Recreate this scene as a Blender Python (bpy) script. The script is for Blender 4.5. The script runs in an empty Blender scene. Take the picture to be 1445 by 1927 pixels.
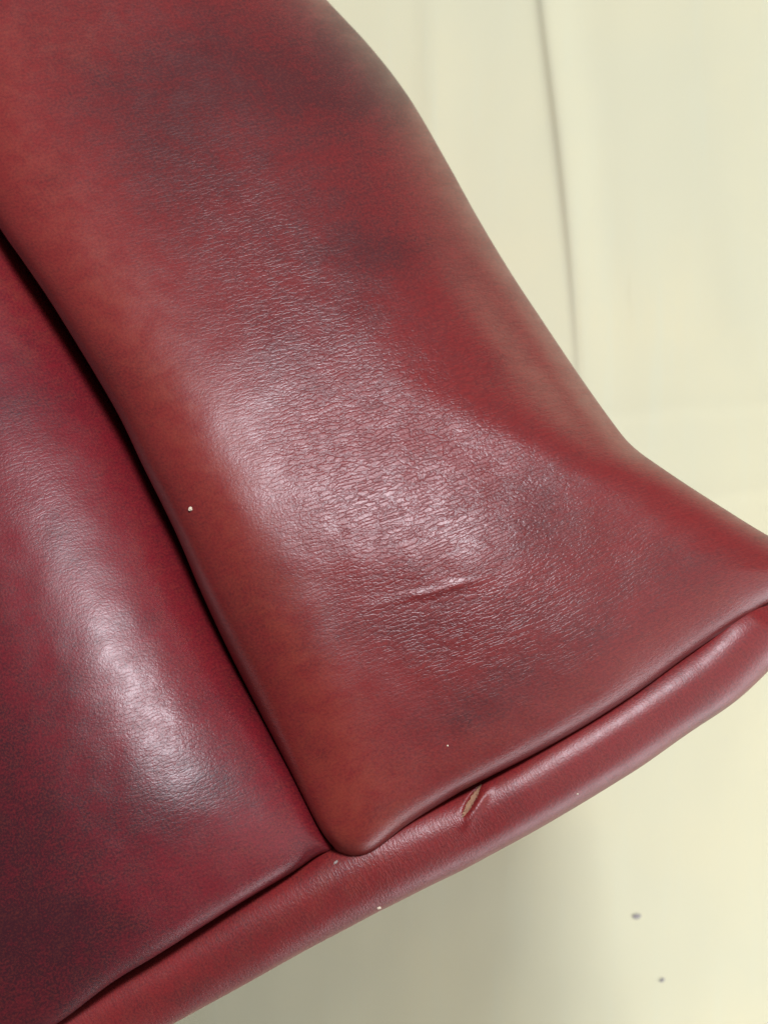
import bpy, bmesh, math, random
import numpy as np
from mathutils import Vector, noise

random.seed(4)
scene = bpy.context.scene
COL = scene.collection

# ------------------------------------------------------------------ frame of reference
# The stool stands on the floor (z = 0) and is looked at from straight above.
# PAD is the height of the top of the leather, D the lens's distance from it.
PAD = 0.62
D = 0.34
S = 0.2837 / 1927.0            # metres per photo pixel at the height PAD
U0, V0 = 722.5, 963.5

# ------------------------------------------------------------------ camera
cam = bpy.data.cameras.new('camera')
cam_o = bpy.data.objects.new('camera', cam)
COL.objects.link(cam_o)
cam_o.location = (0, 0, PAD + D)
cam_o.rotation_euler = (0, 0, 0)
cam.sensor_fit = 'VERTICAL'
cam.sensor_height = 24
cam.lens = 24 / (2 * math.tan(math.atan(0.5 * 0.2837 / D)))
cam.clip_start = 0.01
cam.clip_end = 50
cam.dof.use_dof = True
cam.dof.focus_distance = D + 0.008
cam.dof.aperture_fstop = 16.0
scene.camera = cam_o

# ------------------------------------------------------------------ room light and lamps
world = bpy.data.worlds.new('World')
scene.world = world
world.use_nodes = True
wb = world.node_tree.nodes['Background']
wb.inputs[0].default_value = (0.94, 0.96, 1.0, 1)
wb.inputs[1].default_value = 0.15


def area(name, loc, target, sx, sy, power, col):
    l = bpy.data.lights.new(name, 'AREA')
    l.shape = 'RECTANGLE'
    l.size, l.size_y = sx, sy
    l.energy = power
    l.color = col
    o = bpy.data.objects.new(name, l)
    COL.objects.link(o)
    o.location = loc
    o.rotation_euler = (Vector(target) - Vector(loc)).to_track_quat('-Z', 'Y').to_euler()
    return o


# daylight from a window beyond the top of the picture
area('window_light', (0.12, 1.05, PAD + 1.45), (0, 0, PAD), 0.34, 0.28, 44.0, (0.92, 0.93, 1.0))
# added wide soft fill far to the right, lifting the shaded sheet
area('side_fill_light', (2.0, -0.45, PAD + 1.15), (0.1, -0.15, 0), 2.2, 3.2, 20.0, (0.97, 0.98, 1.0))
# added low fill from the right: brightens only the sheet, from below seat height
area('low_fill_light', (0.95, -0.68, 0.42), (0.0, -0.12, 0.0), 1.8, 0.45, 15.0, (0.97, 0.95, 1.0))

scene.view_settings.view_transform = 'Standard'
scene.view_settings.look = 'None'
scene.view_settings.exposure = 0.0
scene.view_settings.gamma = 1.0
scene.view_settings.use_curve_mapping = False

# ------------------------------------------------------------------ helpers


def P(u, v, z):
    """photo pixel + height relative to PAD -> world"""
    k = (D - z) / D
    return ((u - U0) * S * k, (V0 - v) * S * k, PAD + z)


def catmull(pts, n, tension=0.5):
    """n points evenly spaced along a Catmull-Rom curve through pts"""
    p = np.array(pts, float)
    p = np.vstack([2 * p[0] - p[1], p, 2 * p[-1] - p[-2]])
    out = []
    for i in range(1, len(p) - 2):
        t = np.linspace(0, 1, 24, endpoint=False)[:, None]
        a, b, c, d = p[i - 1], p[i], p[i + 1], p[i + 2]
        out.append(0.5 * ((2 * b) + (-a + c) * t + (2 * a - 5 * b + 4 * c - d) * t ** 2 + (-a + 3 * b - 3 * c + d) * t ** 3))
    out.append(p[-2][None, :])
    q = np.vstack(out)
    s = np.concatenate([[0], np.cumsum(np.linalg.norm(np.diff(q, axis=0), axis=1))])
    w = np.linspace(0, s[-1], n)
    return np.stack([np.interp(w, s, q[:, k]) for k in range(q.shape[1])], 1)


def mesh_obj(name, verts, faces, mat, parent=None, smooth=True):
    me = bpy.data.meshes.new(name)
    me.from_pydata([tuple(v) for v in verts], [], faces)
    me.materials.append(mat)
    if smooth:
        me.polygons.foreach_set('use_smooth', [True] * len(me.polygons))
    me.update()
    o = bpy.data.objects.new(name, me)
    COL.objects.link(o)
    if parent:
        o.parent = parent
    return o


def tag(o, label, cat, group=None):
    o['label'] = label
    o['category'] = cat
    if group:
        o['group'] = group
    return o


def gauss(u, v, cu, cv, ru, rv, ang=0.0):
    c, s = math.cos(math.radians(ang)), math.sin(math.radians(ang))
    du, dv = u - cu, v - cv
    x, y = (du * c + dv * s) / ru, (-du * s + dv * c) / rv
    return np.exp(-(x * x + y * y))


def sstep(x, a, b):
    t = np.clip((x - a) / (b - a), 0, 1)
    return t * t * (3 - 2 * t)


# ------------------------------------------------------------------ materials
class NT:
    def __init__(self, mat):
        self.t = mat.node_tree
        self.n = self.t.nodes
        self.bsdf = self.n['Principled BSDF']

    def new(self, typ, **kw):
        n = self.n.new(typ)
        for k, v in kw.items():
            setattr(n, k, v)
        return n

    def link(self, a, b):
        self.t.links.new(a, b)

    def val(self, sock, x):
        if hasattr(x, 'is_output'):
            self.link(x, sock)
        else:
            sock.default_value = x

    def math(self, op, a, b=None, clamp=False):
        n = self.new('ShaderNodeMath', operation=op)
        n.use_clamp = clamp
        self.val(n.inputs[0], a)
        if b is not None:
            self.val(n.inputs[1], b)
        return n.outputs[0]

    def noise(self, vec, scale, detail=3, rough=0.5, dist=0.0):
        n = self.new('ShaderNodeTexNoise')
        self.link(vec, n.inputs['Vector'])
        n.inputs['Scale'].default_value = scale
        n.inputs['Detail'].default_value = detail
        n.inputs['Roughness'].default_value = rough
        n.inputs['Distortion'].default_value = dist
        return n

    def ramp(self, fac, a, b, c0=0.0, c1=1.0):
        n = self.new('ShaderNodeMapRange', interpolation_type='SMOOTHSTEP')
        self.link(fac, n.inputs['Value'])
        n.inputs['From Min'].default_value = a
        n.inputs['From Max'].default_value = b
        n.inputs['To Min'].default_value = c0
        n.inputs['To Max'].default_value = c1
        return n.outputs['Result']

    def mix(self, fac, a, b, blend='MIX'):
        n = self.new('ShaderNodeMix', data_type='RGBA', blend_type=blend)
        self.val(n.inputs['Factor'], fac)
        self.val(n.inputs['A'], a) if hasattr(a, 'is_output') else setattr(n.inputs[6], 'default_value', a)
        if hasattr(a, 'is_output'):
            self.link(a, n.inputs[6])
        if hasattr(b, 'is_output'):
            self.link(b, n.inputs[7])
        else:
            n.inputs[7].default_value = b
        return n.outputs[2]

    def mapping(self, vec, scale=(1, 1, 1), rot=(0, 0, 0), loc=(0, 0, 0)):
        n = self.new('ShaderNodeMapping')
        self.link(vec, n.inputs['Vector'])
        n.inputs['Scale'].default_value = scale
        n.inputs['Rotation'].default_value = rot
        n.inputs['Location'].default_value = loc
        return n.outputs[0]

    def vadd(self, a, b, scale):
        s = self.new('ShaderNodeVectorMath', operation='SCALE')
        self.link(b, s.inputs[0])
        s.inputs['Scale'].default_value = scale
        n = self.new('ShaderNodeVectorMath', operation='ADD')
        self.link(a, n.inputs[0])
        self.link(s.outputs[0], n.inputs[1])
        return n.outputs[0]

    def bump(self, h, strength, dist, normal=None):
        n = self.new('ShaderNodeBump')
        self.val(n.inputs['Strength'], strength)
        n.inputs['Distance'].default_value = dist
        self.link(h, n.inputs['Height'])
        if normal is not None:
            self.link(normal, n.inputs['Normal'])
        return n.outputs[0]


def new_mat(name):
    m = bpy.data.materials.new(name)
    m.use_nodes = True
    return m, NT(m)


def leather(name, seed, rough=0.0, red=(0.180, 0.0125, 0.016, 1), plum=(0.052, 0.0075, 0.011, 1)):
    """antique rub-off leather: oxblood red with plum and tan patination, some painted shade, fine creases"""
    m, t = new_mat(name)
    uv = t.new('ShaderNodeUVMap').outputs[0]            # millimetres / 100 along the hide
    attr = t.new('ShaderNodeVertexColor', layer_name='patina_shade')
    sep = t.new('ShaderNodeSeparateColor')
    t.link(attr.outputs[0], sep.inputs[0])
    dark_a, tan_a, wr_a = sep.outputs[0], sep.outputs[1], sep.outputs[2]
    base = t.mapping(uv, loc=(seed, seed * 1.7, 0))
    n_big = t.noise(base, 4.5, 4, 0.55, 0.4).outputs['Fac']
    n_mid = t.noise(base, 17, 5, 0.6, 0.3).outputs['Fac']
    n_fine = t.noise(base, 95, 4, 0.65).outputs['Fac']
    streak = t.noise(t.mapping(base, scale=(18, 95, 1)), 1.0, 4, 0.6, 0.5).outputs['Fac']
    # pigment
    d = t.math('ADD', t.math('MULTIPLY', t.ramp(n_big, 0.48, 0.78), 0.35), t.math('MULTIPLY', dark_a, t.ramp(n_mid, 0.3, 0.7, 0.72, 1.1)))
    d = t.math('ADD', d, t.math('MULTIPLY', t.math('SUBTRACT', n_mid, 0.5), 0.4))
    d = t.math('ADD', d, t.math('MULTIPLY', t.math('SUBTRACT', n_fine, 0.5), 1.0))
    d = t.math('ADD', d, t.math('MULTIPLY', t.math('SUBTRACT', streak, 0.5), 0.6))
    d = t.math('ADD', d, 0.12)
    n_spk = t.ramp(t.noise(base, 150, 3, 0.7).outputs['Fac'], 0.36, 0.64)
    d = t.math('ADD', d, t.math('MULTIPLY', t.math('SUBTRACT', n_spk, 0.5), 0.38), True)
    o = t.math('ADD', t.math('MULTIPLY', tan_a, t.ramp(n_mid, 0.25, 0.75, 0.3, 1.1)), t.math('MULTIPLY', t.math('SUBTRACT', n_mid, 0.52), 0.6))
    o = t.math('ADD', o, t.math('ADD', t.math('MULTIPLY', t.math('SUBTRACT', n_fine, 0.5), 0.9), t.math('MULTIPLY', t.math('SUBTRACT', 0.5, n_spk), 0.45)), True)
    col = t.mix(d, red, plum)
    col = t.mix(t.math('MULTIPLY', o, 0.62), col, (0.24, 0.034, 0.017, 1))
    # creases: stretched cells with open cracks
    wv = t.vadd(t.mapping(base, scale=(20, 94, 1)), t.noise(base, 20, 3).outputs['Color'], 1.9)
    wv = t.vadd(wv, t.noise(base, 130, 2).outputs['Color'], 0.6)
    vor = t.new('ShaderNodeTexVoronoi', feature='DISTANCE_TO_EDGE')
    t.link(wv, vor.inputs['Vector'])
    vor.inputs['Scale'].default_value = 1.0
    crack = t.ramp(vor.outputs['Distance'], 0.0, 0.20)
    rid = t.noise(t.mapping(wv, scale=(0.55, 0.8, 1)), 1.0, 3, 0.55, 0.3).outputs['Fac']
    patch = t.ramp(n_mid, 0.30, 0.62, 0.6, 1.0)
    ws = t.math('MULTIPLY', wr_a, patch)
    crackd = t.math('MULTIPLY', t.math('SUBTRACT', 1.0, crack), t.math('MULTIPLY', ws, 0.5))
    col = t.mix(crackd, col, (0.085, 0.006, 0.008, 1))
    t.link(col, t.bsdf.inputs['Base Color'])
    # pores
    pv = t.vadd(base, t.noise(base, 60, 2).outputs['Color'], 0.012)
    por = t.new('ShaderNodeTexVoronoi', feature='SMOOTH_F1')
    t.link(pv, por.inputs['Vector'])
    por.inputs['Scale'].default_value = 150
    por.inputs['Smoothness'].default_value = 0.4
    fine = t.noise(t.mapping(base, scale=(1, 1.7, 1)), 230, 3, 0.6).outputs['Fac']
    nrm = t.bump(por.outputs['Distance'], t.math('ADD', 0.35, t.math('MULTIPLY', ws, 0.2)), 0.00007)
    nrm = t.bump(fine, 0.35, 0.00006, nrm)
    h = t.math('ADD', t.math('MULTIPLY', crack, 0.75), t.math('MULTIPLY', rid, 0.6))
    nrm = t.bump(h, t.math('MULTIPLY', ws, 1.0), 0.00011, nrm)
    t.link(nrm, t.bsdf.inputs['Normal'])
    r = t.math('ADD', t.ramp(n_mid, 0.3, 0.7, 0.335 + rough, 0.405 + rough), t.math('MULTIPLY', n_fine, 0.06))
    t.link(r, t.bsdf.inputs['Roughness'])
    t.bsdf.inputs['IOR'].default_value = 1.54
    return m


def plain(name, col, rough, grain=0.0, gscale=400.0):
    m, t = new_mat(name)
    tc = t.new('ShaderNodeTexCoord').outputs['Object']
    n = t.noise(tc, gscale, 4).outputs['Fac']
    c2 = tuple(c * (1 - grain) for c in col[:3]) + (1,)
    t.link(t.mix(n, col, c2), t.bsdf.inputs['Base Color'])
    t.bsdf.inputs['Roughness'].default_value = rough
    t.link(t.bump(n, 0.5, 0.0004), t.bsdf.inputs['Normal'])
    return m


def cloth_mat():
    m, t = new_mat('cream_cloth')
    tc = t.new('ShaderNodeTexCoord').outputs['Object']
    blot = t.noise(tc, 5, 5, 0.55, 0.3).outputs['Fac']
    v_str = t.noise(t.mapping(tc, scale=(60, 4, 1), rot=(0, 0, 0.08)), 1.0, 4, 0.6).outputs['Fac']
    w1 = t.noise(t.mapping(tc, scale=(1400, 160, 1)), 1.0, 2, 0.5).outputs['Fac']
    w2 = t.noise(t.mapping(tc, scale=(160, 1400, 1)), 1.0, 2, 0.5).outputs['Fac']
    weave = t.math('ADD', w1, w2)
    c = t.mix(t.ramp(blot, 0.3, 0.7), (0.61, 0.60, 0.415, 1), (0.65, 0.62, 0.41, 1))
    c = t.mix(t.ramp(v_str, 0.5, 0.8, 0, 0.35), c, (0.60, 0.63, 0.47, 1))
    c = t.mix(t.ramp(weave, 0.8, 1.2, 0, 0.10), c, (0.55, 0.55, 0.47, 1))
    st = t.ramp(t.noise(tc, 21, 3, 0.5).outputs['Fac'], 0.66, 0.80, 0, 0.12)
    c = t.mix(st, c, (0.5, 0.49, 0.42, 1))
    t.link(c, t.bsdf.inputs['Base Color'])
    t.bsdf.inputs['Roughness'].default_value = 0.85
    t.bsdf.inputs['Specular IOR Level'].default_value = 0.25
    nrm = t.bump(weave, 0.3, 0.0003)
    nrm = t.bump(v_str, 0.25, 0.0004, nrm)
    t.link(nrm, t.bsdf.inputs['Normal'])
    return m


LEATHER_R = leather('oxblood_leather', 0.0, 0.0, (0.186, 0.0155, 0.0150, 1), (0.066, 0.0090, 0.0105, 1))
LEATHER_L = leather('oxblood_leather_second_hide', 3.3, 0.0, (0.178, 0.0100, 0.0165, 1), (0.044, 0.0055, 0.0105, 1))
LEATHER_W = leather('oxblood_leather_welt', 7.1, 0.03, (0.205, 0.0155, 0.0165, 1))
CLOTH = cloth_mat()
FLOOR_M = plain('floor_paint', (0.45, 0.43, 0.38, 1), 0.6, 0.15, 30)
SUEDE = plain('torn_fibre', (0.40, 0.21, 0.125, 1), 0.95, 0.5, 2500)
CRUMB_W = plain('pale_crumb', (0.72, 0.62, 0.46, 1), 0.8, 0.2, 2000)
CRUMB_D = plain('grey_dirt', (0.36, 0.34, 0.32, 1), 0.9, 0.4, 2000)

CRUMB_L = plain('grey_lint', (0.40, 0.33, 0.30, 1), 0.9, 0.4, 2000)

# ------------------------------------------------------------------ the setting
floor = mesh_obj('floor', [(-2, -2, -0.004), (2, -2, -0.004), (2, 2, -0.004), (-2, 2, -0.004)], [(0, 1, 2, 3)], FLOOR_M)
floor['kind'] = 'structure'

# cream sheet on the floor, with its folds
NX, NY = 420, 420
half = 0.9


def fold_line(pts):
    return catmull([P(u, v, -PAD)[:2] for u, v in pts], 160)


def dist_to(line, X, Y):
    best = np.full(X.shape, 9.0)
    side = np.zeros(X.shape)
    along = np.zeros(X.shape)
    for i in range(0, len(line) - 1):
        ax, ay = line[i]
        bx, by = line[i + 1]
        dx, dy = bx - ax, by - ay
        ll = dx * dx + dy * dy
        tt = np.clip(((X - ax) * dx + (Y - ay) * dy) / ll, 0, 1)
        ex, ey = X - ax - tt * dx, Y - ay - tt * dy
        dd = np.hypot(ex, ey)
        m = dd < best
        best = np.where(m, dd, best)
        side = np.where(m, np.sign(dx * ey - dy * ex), side)
        along = np.where(m, (i + tt) / len(line), along)
    return best * side, along


def clustered(n, lo, hi, centre, sharp):
    """grid lines, denser round centre"""
    x = np.linspace(lo, hi, 4000)
    dens = 1 + sharp * np.exp(-((x - centre) / 0.045) ** 2)
    c = np.concatenate([[0], np.cumsum(0.5 * (dens[1:] + dens[:-1]))])
    return np.interp(np.linspace(0, c[-1], n), c, x)


fx = P(1055, 300, -PAD)[0]
gx = clustered(NX, -half, half, fx, 8)
gy = np.linspace(-half, half, NY)
X, Y = np.meshgrid(gx, gy)
Z = np.zeros_like(X) + 0.001
L1 = fold_line([(930, -700), (985, -300), (1018, 0), (1050, 260), (1075, 500), (1090, 700), (1100, 900)])
d1, a1 = dist_to(L1, X, Y)
fade = 1 - 0.75 * sstep(a1, 0.55, 0.95)
# the cloth laps over itself along the fold: a small ledge with a groove on its right
Z += 0.0022 * sstep(-d1, -0.0016, 0.0030) * np.exp(-np.maximum(-(-d1), 0) / 1.0) * 0
ledge = np.where(d1 > 0, np.exp(-(d1 / 0.022) ** 2), np.exp(-(d1 / 0.0042) ** 2))
Z += 0.0046 * ledge * fade
Z -= 0.0010 * np.exp(-((d1 + 0.0022) / 0.0035) ** 2) * fade
for pts, amp, wid in (([(800, -300), (805, 0), (815, 400)], 0.0012, 0.010),
                      ([(1090, 800), (1250, 775), (1445, 765), (1800, 740)], 0.0011, 0.007),
                      ([(1190, 960), (1330, 940), (1445, 925), (1800, 890)], 0.0011, 0.006),
                      ([(1150, -300), (1165, 100), (1180, 500)], 0.0006, 0.022),
                      ([(1330, -300), (1350, 100), (1390, 600)], 0.0007, 0.026)):
    dd, aa = dist_to(fold_line(pts), X, Y)
    Z += 0.9 * amp * np.where(dd > 0, np.exp(-(dd / (1.5 * wid)) ** 2), np.exp(-(dd / (wid * 0.65)) ** 2))
for i in range(NY):
    for j in range(NX):
        Z[i, j] += 0.0009 * (noise.noise((X[i, j] * 9, Y[i, j] * 7, 1.3)) + 0.4 * noise.noise((X[i, j] * 26, Y[i, j] * 19, 4.3)) + 1.2)
verts = np.stack([X.ravel(), Y.ravel(), Z.ravel()], 1)
faces = [(i * NX + j, i * NX + j + 1, (i + 1) * NX + j + 1, (i + 1) * NX + j) for i in range(NY - 1) for j in range(NX - 1)]
sheet = mesh_obj('cloth_sheet', verts, faces, CLOTH)
tag(sheet, 'pale cream cloth sheet with a long fold, spread on the floor under the seat', 'cloth')

# ------------------------------------------------------------------ the red leather seat
seat = bpy.data.objects.new('leather_seat', None)
COL.objects.link(seat)
tag(seat, 'oxblood red leather seat with two padded channels and a torn piped edge', 'seat')

SEAM = [(-420, -520), (-300, -200), (-150, 150), (-60, 325), (0, 428), (50, 500), (110, 590), (215, 765), (270, 878), (330, 1000), (378, 1112),
        (432, 1228), (490, 1342), (545, 1448), (600, 1556), (636, 1604)]
RIGHT = [(220, -520), (420, -225), (540, -85), (615, 0), (700, 92), (770, 184), (838, 300), (900, 412), (962, 515), (1022, 606), (1085, 700),
         (1145, 785), (1188, 838), (1250, 884), (1335, 940), (1445, 1008), (1530, 1048), (1600, 1075)]
BOTTOM = [(636, 1604), (668, 1612), (705, 1602), (765, 1554), (850, 1500), (905, 1470), (1000, 1422), (1100, 1366), (1200, 1302), (1300, 1230),
          (1400, 1164), (1445, 1134), (1530, 1096), (1600, 1075)]
LEFT = [(-1120, -420), (-900, 150), (-700, 575), (-430, 1025), (-240, 1490), (-130, 2060)]
LBOTTOM = [(-130, 2060), (20, 1975), (110, 1925), (210, 1850), (300, 1795), (400, 1732), (475, 1686), (545, 1645), (600, 1610), (636, 1604)]


def coons(left, right, top, bottom, ta, tb):
    """left/right run top->bottom, top/bottom run left->right; ta, tb: grid parameters"""
    def at(curve, t):
        q = catmull(curve, 600)
        s = np.linspace(0, 1, 600)
        return np.stack([np.interp(t, s, q[:, 0]), np.interp(t, s, q[:, 1])], 1)
    Lc, Rc, Tc, Bc = at(left, tb), at(right, tb), at(top, ta), at(bottom, ta)
    A, B = np.meshgrid(ta, tb)
    A, B = A[..., None], B[..., None]
    g = (1 - A) * Lc[:, None, :] + A * Rc[:, None, :] + (1 - B) * Tc[None] + B * Bc[None]
    g -= (1 - A) * (1 - B) * Lc[0] + A * (1 - B) * Rc[0] + (1 - A) * B * Lc[-1] + A * B * Rc[-1]
    return g[..., 0], g[..., 1]


def roll(d, w, h, p=2.0):
    x = np.clip(1 - d / w, 0, 1)
    return h * (1 - (1 - x ** p) ** (1 / p))


def edge_params(n, k=0.5):
    """0..1, denser at both ends"""
    t = np.linspace(0, 1, n)
    return (1 - k) * t + k * (0.5 - 0.5 * np.cos(math.pi * t))


def lengths(Ug, Vg):
    """pixel distance of every grid point to the four grid edges, measured along the grid lines"""
    da = np.hypot(np.diff(Ug, axis=1), np.diff(Vg, axis=1))
    ca = np.concatenate([np.zeros((Ug.shape[0], 1)), np.cumsum(da, 1)], 1)
    db = np.hypot(np.diff(Ug, axis=0), np.diff(Vg, axis=0))
    cb = np.concatenate([np.zeros((1, Ug.shape[1])), np.cumsum(db, 0)], 0)
    return ca, ca[:, -1:] - ca, cb, cb[-1:, :] - cb


def bulk(Vg):
    """the seat falls away towards the top of the picture"""
    t = (1330 - Vg)
    t = np.where(t > 0, t, 0)
    slope0 = 0.00082
    lim = 930.0
    q = np.where(t < lim, 0.5 * slope0 * t * t, 0.5 * slope0 * lim * lim + slope0 * lim * (t - lim))
    return -q


def lumps(Ug, Vg, amp, sc, seed):
    out = np.zeros_like(Ug)
    for i in range(Ug.shape[0]):
        for j in range(Ug.shape[1]):
            out[i, j] = noise.noise((Ug[i, j] / sc, Vg[i, j] / sc, seed))
    return amp * out


def pad_mesh(name, Ug, Vg, Zg, mat, dark, tan, wrinkle, UVs, skirts):
    """Zg in photo pixels; skirts: drop (px) added as a wall round the whole pad"""
    n, m = Ug.shape
    pts = np.empty((n, m, 3))
    k = (D - Zg * S) / D
    pts[..., 0] = (Ug - U0) * S * k
    pts[..., 1] = (V0 - Vg) * S * k
    pts[..., 2] = PAD + Zg * S
    verts = list(pts.reshape(-1, 3))
    faces = [(i * m + j, (i + 1) * m + j, (i + 1) * m + j + 1, i * m + j + 1) for i in range(n - 1) for j in range(m - 1)]
    uv = list(zip(UVs[0].ravel(), UVs[1].ravel()))
    colr = list(zip(dark.ravel(), tan.ravel(), wrinkle.ravel()))
    ring = [(0, j) for j in range(m)] + [(i, m - 1) for i in range(1, n)] + [(n - 1, j) for j in range(m - 2, -1, -1)] + [(i, 0) for i in range(n - 2, 0, -1)]
    ring_i = [i * m + j for i, j in ring]
    cen = pts.reshape(-1, 3)[ring_i].mean(0)
    prev = ring_i
    for inset, drop in skirts:
        cur = []
        for q, vi in enumerate(ring_i):
            p = np.array(verts[vi])
            d_ = cen[:2] - p[:2]
            d_ = d_ / (np.linalg.norm(d_) + 1e-9)
            verts.append(np.array([p[0] + d_[0] * inset, p[1] + d_[1] * inset, max(p[2] - drop, 0.012)]))
            uv.append((uv[vi][0], uv[vi][1] + drop * 10))
            colr.append(colr[vi])
            cur.append(len(verts) - 1)
        for q in range(len(cur)):
            r = (q + 1) % len(cur)
            faces.append((prev[q], prev[r], cur[r], cur[q]))
        prev = cur
    o = mesh_obj(name, verts, faces, mat, seat)
    me = o.data
    lay = me.uv_layers.new(name='UVMap')
    idx = np.empty(len(me.loops), int)
    me.loops.foreach_get('vertex_index', idx)
    lay.data.foreach_set('uv', np.array(uv)[idx].ravel())
    ca = me.color_attributes.new('patina_shade', 'FLOAT_COLOR', 'POINT')
    c4 = np.ones((len(verts), 4))
    c4[:, :3] = np.clip(np.array(colr), 0, 1)
    ca.data.foreach_set('color', c4.ravel())
    return o


# --- right channel
ta, tb = edge_params(300, 0.75), edge_params(380, 0.6)
top = [SEAM[0], (-90, -530), RIGHT[0]]
U, V = coons(SEAM, RIGHT, top, BOTTOM, ta, tb)
dl, dr, dt, db = lengths(U, V)
Zr = bulk(V)
wl = 210
near = 1 - sstep(db, 40, 420)
rl = roll(dl, wl - 60 * near, 170 - 100 * near, 2.2)
flare = sstep(V, 680, 920)
wr = 340 - 200 * flare
hr = 440 - 310 * flare
rr = roll(dr, wr, hr, 2.3)
rb = roll(db, 85 + 40 * sstep(U, 900, 1300), 66, 2.2)
Zr -= (rl ** 2 + rr ** 2 + rb ** 2) ** 0.5
Zr -= roll(dt, 250, 200)
# soft hollow where the side folds in below the flare, and a fold in the hide
Zr -= 34 * gauss(U, V, 985, 640, 200, 42, 52)
Zr += 16 * gauss(U, V, 1075, 735, 120, 22, 54)
Zr += 18 * gauss(U, V, 800, 1010, 330, 170, 20) - 0.06 * (U - 700) - 0.00028 * np.maximum(U - 880, 0) ** 2 * sstep(V, 500, 900)
Zr += 3.6 * gauss(U, V, 795, 1118, 46, 6.5, -9) + 4.2 * gauss(U, V, 862, 1100, 36, 6.5, -13)
Zr += 0.9 * gauss(U, V, 725, 1136, 40, 6, -10)
Zr += lumps(U, V, 5.0, 210, 0.7) + lumps(U, V, 1.3, 60, 5.1)
dark = (0.34 * (1 - sstep(V, 250, 800)) * sstep(dl, 120, 330) + 0.3 * gauss(U, V, 600, 430, 190, 130, 10) + 0.3 * gauss(U, V, 710, 490, 100, 50, 5) + 0.5 * gauss(U, V, 420, 160, 260, 110, -5)  # darker towards the upper end, with separate dark patches
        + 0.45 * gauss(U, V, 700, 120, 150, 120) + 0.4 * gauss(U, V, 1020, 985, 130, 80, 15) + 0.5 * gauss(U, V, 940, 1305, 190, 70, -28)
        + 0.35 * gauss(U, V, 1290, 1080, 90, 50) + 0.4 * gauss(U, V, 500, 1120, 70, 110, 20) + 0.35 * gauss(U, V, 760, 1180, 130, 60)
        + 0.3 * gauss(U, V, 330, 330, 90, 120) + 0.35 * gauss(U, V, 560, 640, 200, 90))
tan = (0.75 * np.exp(-((dl - 120) / 80) ** 2) * (0.6 + 0.4 * sstep(V, 200, 700)) + 0.55 * gauss(U, V, 625, 1510, 60, 110, -15)
       + 0.18 * gauss(U, V, 1180, 1010, 140, 70, 30) + 0.35 * np.exp(-((db - 60) / 50) ** 2) + 0.4 * gauss(U, V, 130, 70, 120, 80)
       + 0.2 * gauss(U, V, 820, 330, 80, 120) + 0.5 * gauss(U, V, 505, 1152, 70, 5, -3))
wr_m = (0.95 * gauss(U, V, 720, 930, 330, 240, 20) + 0.36 * gauss(U, V, 540, 600, 330, 200, 25) + 0.27 * gauss(U, V, 420, 360, 220, 140, 15)
        + 0.55 * gauss(U, V, 950, 1120, 280, 130, -15) + 0.35 * gauss(U, V, 930, 650, 120, 220, -30) + 0.22)
wr_m *= sstep(dl, 60, 420) * 0.85 + 0.15
wr_m = np.clip(wr_m, 0, 1)
K = S * 10
Wm = ta[None, :] * 760 * np.ones_like(U)
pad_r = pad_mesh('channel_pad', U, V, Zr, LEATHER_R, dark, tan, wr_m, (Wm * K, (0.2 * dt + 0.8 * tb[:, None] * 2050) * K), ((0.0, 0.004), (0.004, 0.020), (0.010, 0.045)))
pad_r['label'] = 'wide creased channel with a broad shine in its middle'

# --- left channel
ta, tb = edge_params(300, 0.7), edge_params(340, 0.5)
topl = [LEFT[0], (-760, -470), SEAM[0]]
U, V = coons(LEFT, SEAM, topl, LBOTTOM, ta, tb)
dl, dr, dt, db = lengths(U, V)
vv = np.linspace(-800, 2400, 3201)
ss = np.clip(0.38 + (1200 - vv) * 0.0005, 0.0, 0.62)
zz = np.concatenate([[0], np.cumsum(0.5 * (ss[1:] + ss[:-1]))])
Zl = np.interp(V, vv, zz) - np.interp(1520, vv, zz)
wid = dl + dr
near = 1 - sstep(db, 40, 420)
rr = roll(dr, 330, 170 - 60 * near, 2.2)
rl = roll(dl, 640, 300, 2.2)
rb = roll(db, 380, 118, 2.4)
Zl -= (rl ** 1.4 + rr ** 1.4 + rb ** 1.4) ** (1 / 1.4)
Zl += 45 - 0.025 * (U - 250)
Zl -= roll(dt, 250, 200)
Zl += lumps(U, V, 4.0, 190, 2.7) + lumps(U, V, 1.0, 55, 8.1)
dark = (0.75 * gauss(U, V, -20, 1580, 240, 400, -15) + 0.5 * gauss(U, V, 330, 1500, 170, 90, -20) + 0.35 * gauss(U, V, 130, 1800, 200, 120)  # lower left darkened as patina plus painted shade of the turned-away side
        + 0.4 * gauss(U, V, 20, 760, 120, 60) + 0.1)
tan = (0.15 * gauss(U, V, 285, 1080, 50, 200, -25) + 0.08 * gauss(U, V, 500, 1600, 120, 50, -30) + 0.35 * gauss(U, V, 40, 560, 70, 120, -25) + 0.08)
wr_m = np.clip(0.30 * gauss(U, V, 330, 1380, 180, 200, 20) + 0.25 * gauss(U, V, 60, 900, 120, 160) + 0.12, 0, 1)
Wm = ta[None, :] * 760 * np.ones_like(U)
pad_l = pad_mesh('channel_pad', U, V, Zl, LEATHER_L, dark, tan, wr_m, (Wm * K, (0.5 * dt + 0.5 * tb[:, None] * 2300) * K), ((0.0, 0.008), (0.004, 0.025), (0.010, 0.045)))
pad_l['label'] = 'smooth channel with a long narrow shine along its crest'

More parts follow.
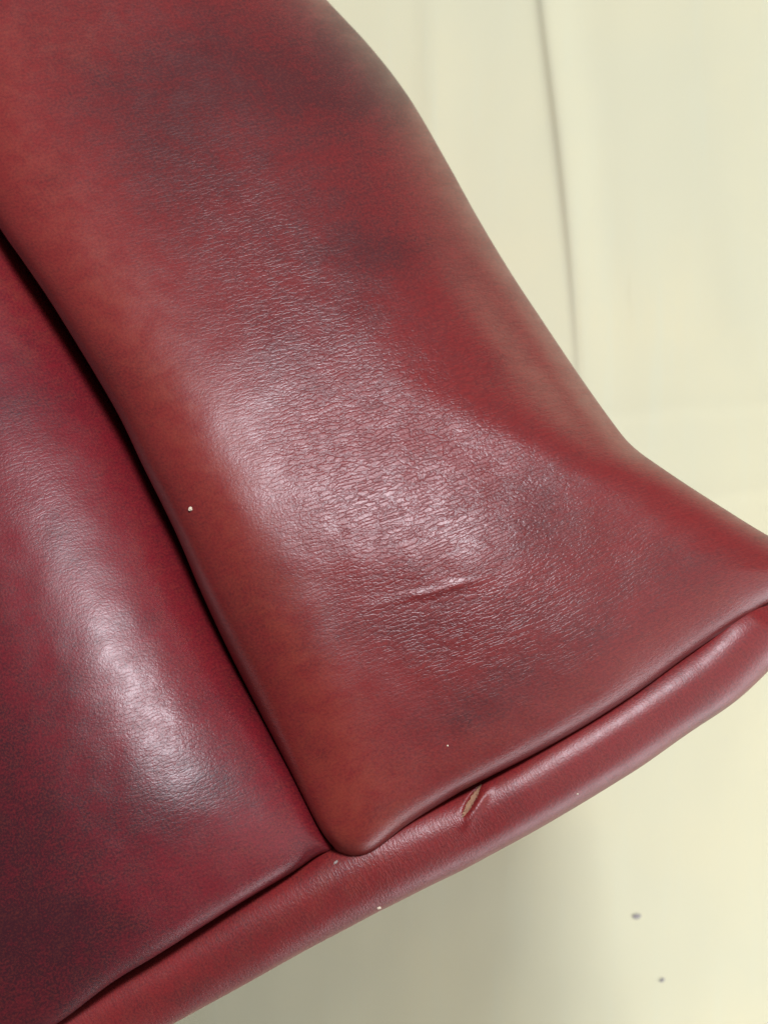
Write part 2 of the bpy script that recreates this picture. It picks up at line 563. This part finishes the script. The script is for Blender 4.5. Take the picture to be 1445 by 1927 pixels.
# --- cord sewn into the bottom of the seam between the channels
sq = catmull(SEAM, 260)
zb = np.interp(sq[:, 1], V[:, -1], Zl[:, -1])
sv, sf = [], []
for i in range(260):
    nrm2 = sq[min(i + 1, 259)] - sq[max(i - 1, 0)]
    nrm2 = np.array([nrm2[1], -nrm2[0]]) / (np.linalg.norm(nrm2) + 1e-9)
    depth = -30
    for j in range(10):
        th = 2 * math.pi * j / 10
        w_ = 26 * math.cos(th)
        sv.append(P(sq[i, 0] + nrm2[0] * w_, sq[i, 1] + nrm2[1] * w_, (zb[i] + depth + 30 * math.sin(th)) * S))
for i in range(259):
    for j in range(10):
        k2 = (j + 1) % 10
        sf.append((i * 10 + j, (i + 1) * 10 + j, (i + 1) * 10 + k2, i * 10 + k2))
seam_cord = mesh_obj('seam_cord', sv, sf, LEATHER_W, seat)

# --- piped edge (a leather covered cord along the bottom)
LOWER = [(-300, 2262), (-60, 2135), (110, 2045), (330, 1925), (520, 1820), (700, 1722), (900, 1622), (1010, 1562), (1110, 1502), (1210, 1440), (1300, 1378),
         (1380, 1322), (1445, 1262), (1505, 1195), (1552, 1125), (1575, 1060)]
RAD = 76.0
low = catmull(LOWER, 700)
tg = np.gradient(low, axis=0)
tg /= np.linalg.norm(tg, axis=1)[:, None]
nr = np.stack([tg[:, 1], -tg[:, 0]], 1)          # up-left in the picture
rad = RAD - 6 * sstep(-low[:, 0], -650, -200) - 7 * sstep(low[:, 0], 650, 1000) - 30 * sstep(low[:, 0], 1450, 1580)
cen = low + nr * rad[:, None]
z0 = -116 - 0.05 * np.clip(low[:, 0] - 750, 0, 900) - 0.00026 * np.clip(low[:, 0] - 930, 0, 700) ** 2 - 110 * sstep(low[:, 0], 1480, 1575)
NS, NA = 700, 96
TU, TV = 900.0, 1502.0
tear_a, tear_b = np.array([906.0, 1474.0]), np.array([868.0, 1540.0])
tdir = (tear_b - tear_a) / np.linalg.norm(tear_b - tear_a)
tper = np.array([-tdir[1], tdir[0]])
if tper[0] < 0:
    tper = -tper                                   # towards the right
wu = np.zeros((NS, NA))
wv_ = np.zeros((NS, NA))
wz = np.zeros((NS, NA))
for i in range(NS):
    for j in range(NA):
        th = 2 * math.pi * j / NA
        r = rad[i] * (1 + 0.022 * noise.noise((low[i, 0] / 170, 7.0, 0)) + 0.014 * noise.noise((low[i, 0] / 80, math.cos(th) * 1.5, math.sin(th) * 1.5)))
        # the cord carries a faint waviness and a flattened underside
        wu[i, j] = cen[i, 0] + nr[i, 0] * r * math.cos(th)
        wv_[i, j] = cen[i, 1] + nr[i, 1] * r * math.cos(th)
        wz[i, j] = z0[i] + r * math.sin(th)
q = np.stack([wu - tear_a[0], wv_ - tear_a[1]], -1)
al = (q @ tdir) / np.linalg.norm(tear_b - tear_a)
ac = q @ tper
topm = (wz > z0[:, None]).astype(float)
inl = np.clip(al * (1 - al) * 4, 0, 1) * ((al > 0) & (al < 1))
hw = 6.0 * inl + 0.01
wz -= topm * 13.0 * inl * np.exp(-(ac / np.maximum(hw, 2)) ** 4)
ext = sstep(al, -0.25, 0.35) * (1 - sstep(al, 0.85, 1.35))
wz += topm * 6.5 * ext * np.exp(-((ac - 15) / 9) ** 2)      # lifted lip on the right
wz -= topm * 3.0 * gauss(wu, wv_, 905, 1560, 40, 16, -30)
wz += topm * 0.5 * ext * np.exp(-((ac + 11) / 6) ** 2)
Zw = wz
wverts, wfaces = [], []
for i in range(NS):
    for j in range(NA):
        wverts.append(P(wu[i, j], wv_[i, j], Zw[i, j] * S))
for i in range(NS - 1):
    for j in range(NA):
        k2 = (j + 1) % NA
        wfaces.append((i * NA + j, (i + 1) * NA + j, (i + 1) * NA + k2, i * NA + k2))
wfaces.append(tuple(range(NA)))
wfaces.append(tuple(reversed([(NS - 1) * NA + j for j in range(NA)])))
welt = mesh_obj('piping', wverts, wfaces, LEATHER_W, seat)
welt['label'] = 'thick rounded piping with a small tear'
me = welt.data
lay = me.uv_layers.new(name='UVMap')
arc = np.concatenate([[0], np.cumsum(np.linalg.norm(np.diff(cen, axis=0), axis=1))])
uvv = np.array([(RAD * 2 * math.pi * ((j + NA // 4) % NA) / NA * K, arc[i] * K) for i in range(NS) for j in range(NA)])
idx = np.empty(len(me.loops), int)
me.loops.foreach_get('vertex_index', idx)
lay.data.foreach_set('uv', uvv[idx].ravel())
ca = me.color_attributes.new('patina_shade', 'FLOAT_COLOR', 'POINT')
c4 = np.ones((NS * NA, 4))
dk = 0.05 + 0.25 * gauss(wu, wv_, 450, 1760, 120, 60, -30)
tn = 0.18 + 0.3 * gauss(wu, wv_, 640, 1660, 120, 40, -30) + 0.3 * gauss(wu, wv_, 1000, 1450, 300, 14, -30)
wk = np.clip(0.20 + 0.4 * gauss(wu, wv_, 700, 1640, 140, 50, -30) + 0.4 * gauss(wu, wv_, 890, 1550, 70, 30, -30), 0, 1)
c4[:, 0], c4[:, 1], c4[:, 2] = dk.ravel(), tn.ravel(), wk.ravel()
ca.data.foreach_set('color', c4.ravel())

# --- tear: bare fibre bulging through the slit
NT_, NC = 34, 9
cl_u = np.linspace(tear_a[0], tear_b[0], NT_)
cl_v = np.linspace(tear_a[1], tear_b[1], NT_)


def welt_z(u, v):
    d2 = (wu - u) ** 2 + (wv_ - v) ** 2 + np.where(topm > 0, 0, 1e9)
    k_ = np.argsort(d2.ravel())[:4]
    w_ = 1 / (d2.ravel()[k_] + 0.1)
    return float((Zw.ravel()[k_] * w_).sum() / w_.sum())


tv, tf = [], []
for i in range(NT_):
    t = i / (NT_ - 1)
    hwid = 5.5 * (4 * t * (1 - t)) ** 0.8 * (0.85 + 0.3 * noise.noise((t * 9, 0.2, 0))) + 0.15
    for j in range(NC):
        a = (j / (NC - 1) * 2 - 1)
        jag = 2.2 * noise.noise((t * 15, a * 2, 3.3)) * abs(a) * min(1, 8 * t * (1 - t))
        u = cl_u[i] + tper[0] * (a * hwid + jag)
        v = cl_v[i] + tper[1] * (a * hwid + jag)
        z = welt_z(u, v) + 1.0 + 3.2 * math.sqrt(max(0, 1 - a * a)) * (4 * t * (1 - t)) + 2.2 * noise.noise((t * 24, a * 5, 0.5))
        tv.append(P(u, v, z * S))
for i in range(NT_ - 1):
    for j in range(NC - 1):
        tf.append((i * NC + j, i * NC + j + 1, (i + 1) * NC + j + 1, (i + 1) * NC + j))
rnd = random.Random(8)
for q in range(46):                                   # loose fibres standing up along the slit
    t = 0.08 + 0.84 * rnd.random()
    hwid = 6.0 * (4 * t * (1 - t)) ** 0.8
    a = rnd.uniform(-1, 1)
    u = tear_a[0] + (tear_b[0] - tear_a[0]) * t + tper[0] * a * hwid
    v = tear_a[1] + (tear_b[1] - tear_a[1]) * t + tper[1] * a * hwid
    z = welt_z(u, v) + 1.5
    an = rnd.uniform(0, 6.28)
    ln = rnd.uniform(3, 7)
    du, dv = math.cos(an), math.sin(an)
    b0 = len(tv)
    tv += [P(u - dv * 0.7, v + du * 0.7, z * S), P(u + dv * 0.7, v - du * 0.7, z * S), P(u, v, (z + 1.4) * S),
           P(u + du * ln, v + dv * ln, (z + rnd.uniform(1.5, 4.5)) * S)]
    tf += [(b0, b0 + 1, b0 + 3), (b0 + 1, b0 + 2, b0 + 3), (b0 + 2, b0, b0 + 3)]
tear = mesh_obj('tear', tv, tf, SUEDE, welt)
tear['label'] = 'short slit showing tan fibre'

# --- side of the seat: down to the floor, hidden below the padding from above
outl = [(u, v) for u, v in catmull(RIGHT, 90)[::-1]] + [(u, v) for u, v in catmull(top[::-1], 12)] + [(u, v) for u, v in catmull(topl[::-1], 12)] + \
       [(u, v) for u, v in catmull(LEFT, 40)] + [(u, v) for u, v in catmull([(-130, 2060), (110, 1950), (400, 1790), (700, 1650), (1000, 1490), (1300, 1300), (1500, 1150), (1600, 1075)], 70)]
sv, sf = [], []
no = len(outl)
ctr = np.array([250, 750.0])
for lev in range(3):
    for u, v in outl:
        p = np.array([u, v])
        d_ = ctr - p
        p = p + d_ / np.linalg.norm(d_) * 150
        zt = float(bulk(np.array([v]))[0]) - 520
        x, y, z = P(p[0], p[1], min(zt, -330) * S)
        z = max(z, 0.03)
        sv.append((x, y, (z, 0.02, 0.0035)[lev]))
for lev in range(2):
    for i in range(no):
        j = (i + 1) % no
        sf.append((lev * no + i, lev * no + j, (lev + 1) * no + j, (lev + 1) * no + i))
sf.append(tuple(range(no)))
side = mesh_obj('side_panel', sv, sf, LEATHER_W, seat)

# ------------------------------------------------------------------ crumbs and specks


def crumb(name, centre, size, mat, seed, label, cat, flat=0.6, stretch=1.0, ang=0.0):
    bm = bmesh.new()
    bmesh.ops.create_icosphere(bm, subdivisions=2, radius=1.0)
    c, s = math.cos(ang), math.sin(ang)
    for v in bm.verts:
        k = 1 + 0.45 * noise.noise(v.co * 1.4 + Vector((seed, 0, 0)))
        x, y = v.co.x * k * stretch, v.co.y * k
        v.co = Vector(((x * c - y * s) * size, (x * s + y * c) * size, v.co.z * k * flat * size))
    me = bpy.data.meshes.new(name)
    bm.to_mesh(me)
    bm.free()
    me.materials.append(mat)
    o = bpy.data.objects.new(name, me)
    COL.objects.link(o)
    o.location = centre
    tag(o, label, cat)
    return o


from mathutils.bvhtree import BVHTree


def drop_on(o, u, v, lift):
    """point of o's surface under photo pixel u, v"""
    me = o.data
    t = BVHTree.FromPolygons([x.co for x in me.vertices], [p.vertices for p in me.polygons])
    org = Vector((0, 0, PAD + D))
    d = (Vector(P(u, v, -0.1)) - org).normalized()
    hit = t.ray_cast(org, d)[0]
    return (hit.x, hit.y, hit.z + lift)


crumb('crumb', drop_on(pad_r, 359, 958, 0.0003), 0.00055, CRUMB_W, 1.0, 'cream coloured crumb lying by the dark seam on the wide channel', 'crumb', 0.7, 1.2, 1.2)
crumb('crumb', drop_on(pad_r, 842, 1403, 0.0001), 0.00024, CRUMB_W, 2.0, 'tiny white crumb on the leather just above the tear', 'crumb')
crumb('crumb', drop_on(welt, 713, 1708, 0.0002), 0.00045, CRUMB_W, 3.0, 'white crumb stuck to the underside of the piping, over the grey part of the sheet', 'crumb', 0.8, 1.4)
crumb('crumb', drop_on(welt, 1086, 1494, 0.0001), 0.00024, CRUMB_W, 4.0, 'tiny pale crumb at the lower edge of the piping, right of the tear', 'crumb')
crumb('lint', drop_on(welt, 632, 1622, 0.0003), 0.0004, CRUMB_L, 5.0, 'bit of grey lint in the corner where both channels meet the piping', 'lint', 0.6, 1.8, 0.7)
crumb('dirt_speck', drop_on(sheet, 1197, 1724, 0.0004), 0.0021, CRUMB_D, 6.0, 'larger flat grey dirt speck on the cream sheet', 'speck', 0.25, 1.6, 0.0)
crumb('dirt_speck', drop_on(sheet, 1245, 1844, 0.0004), 0.0015, CRUMB_D, 7.0, 'small dark dirt speck on the cream sheet nearest the bottom right corner', 'speck', 0.3, 1.4, 0.6)
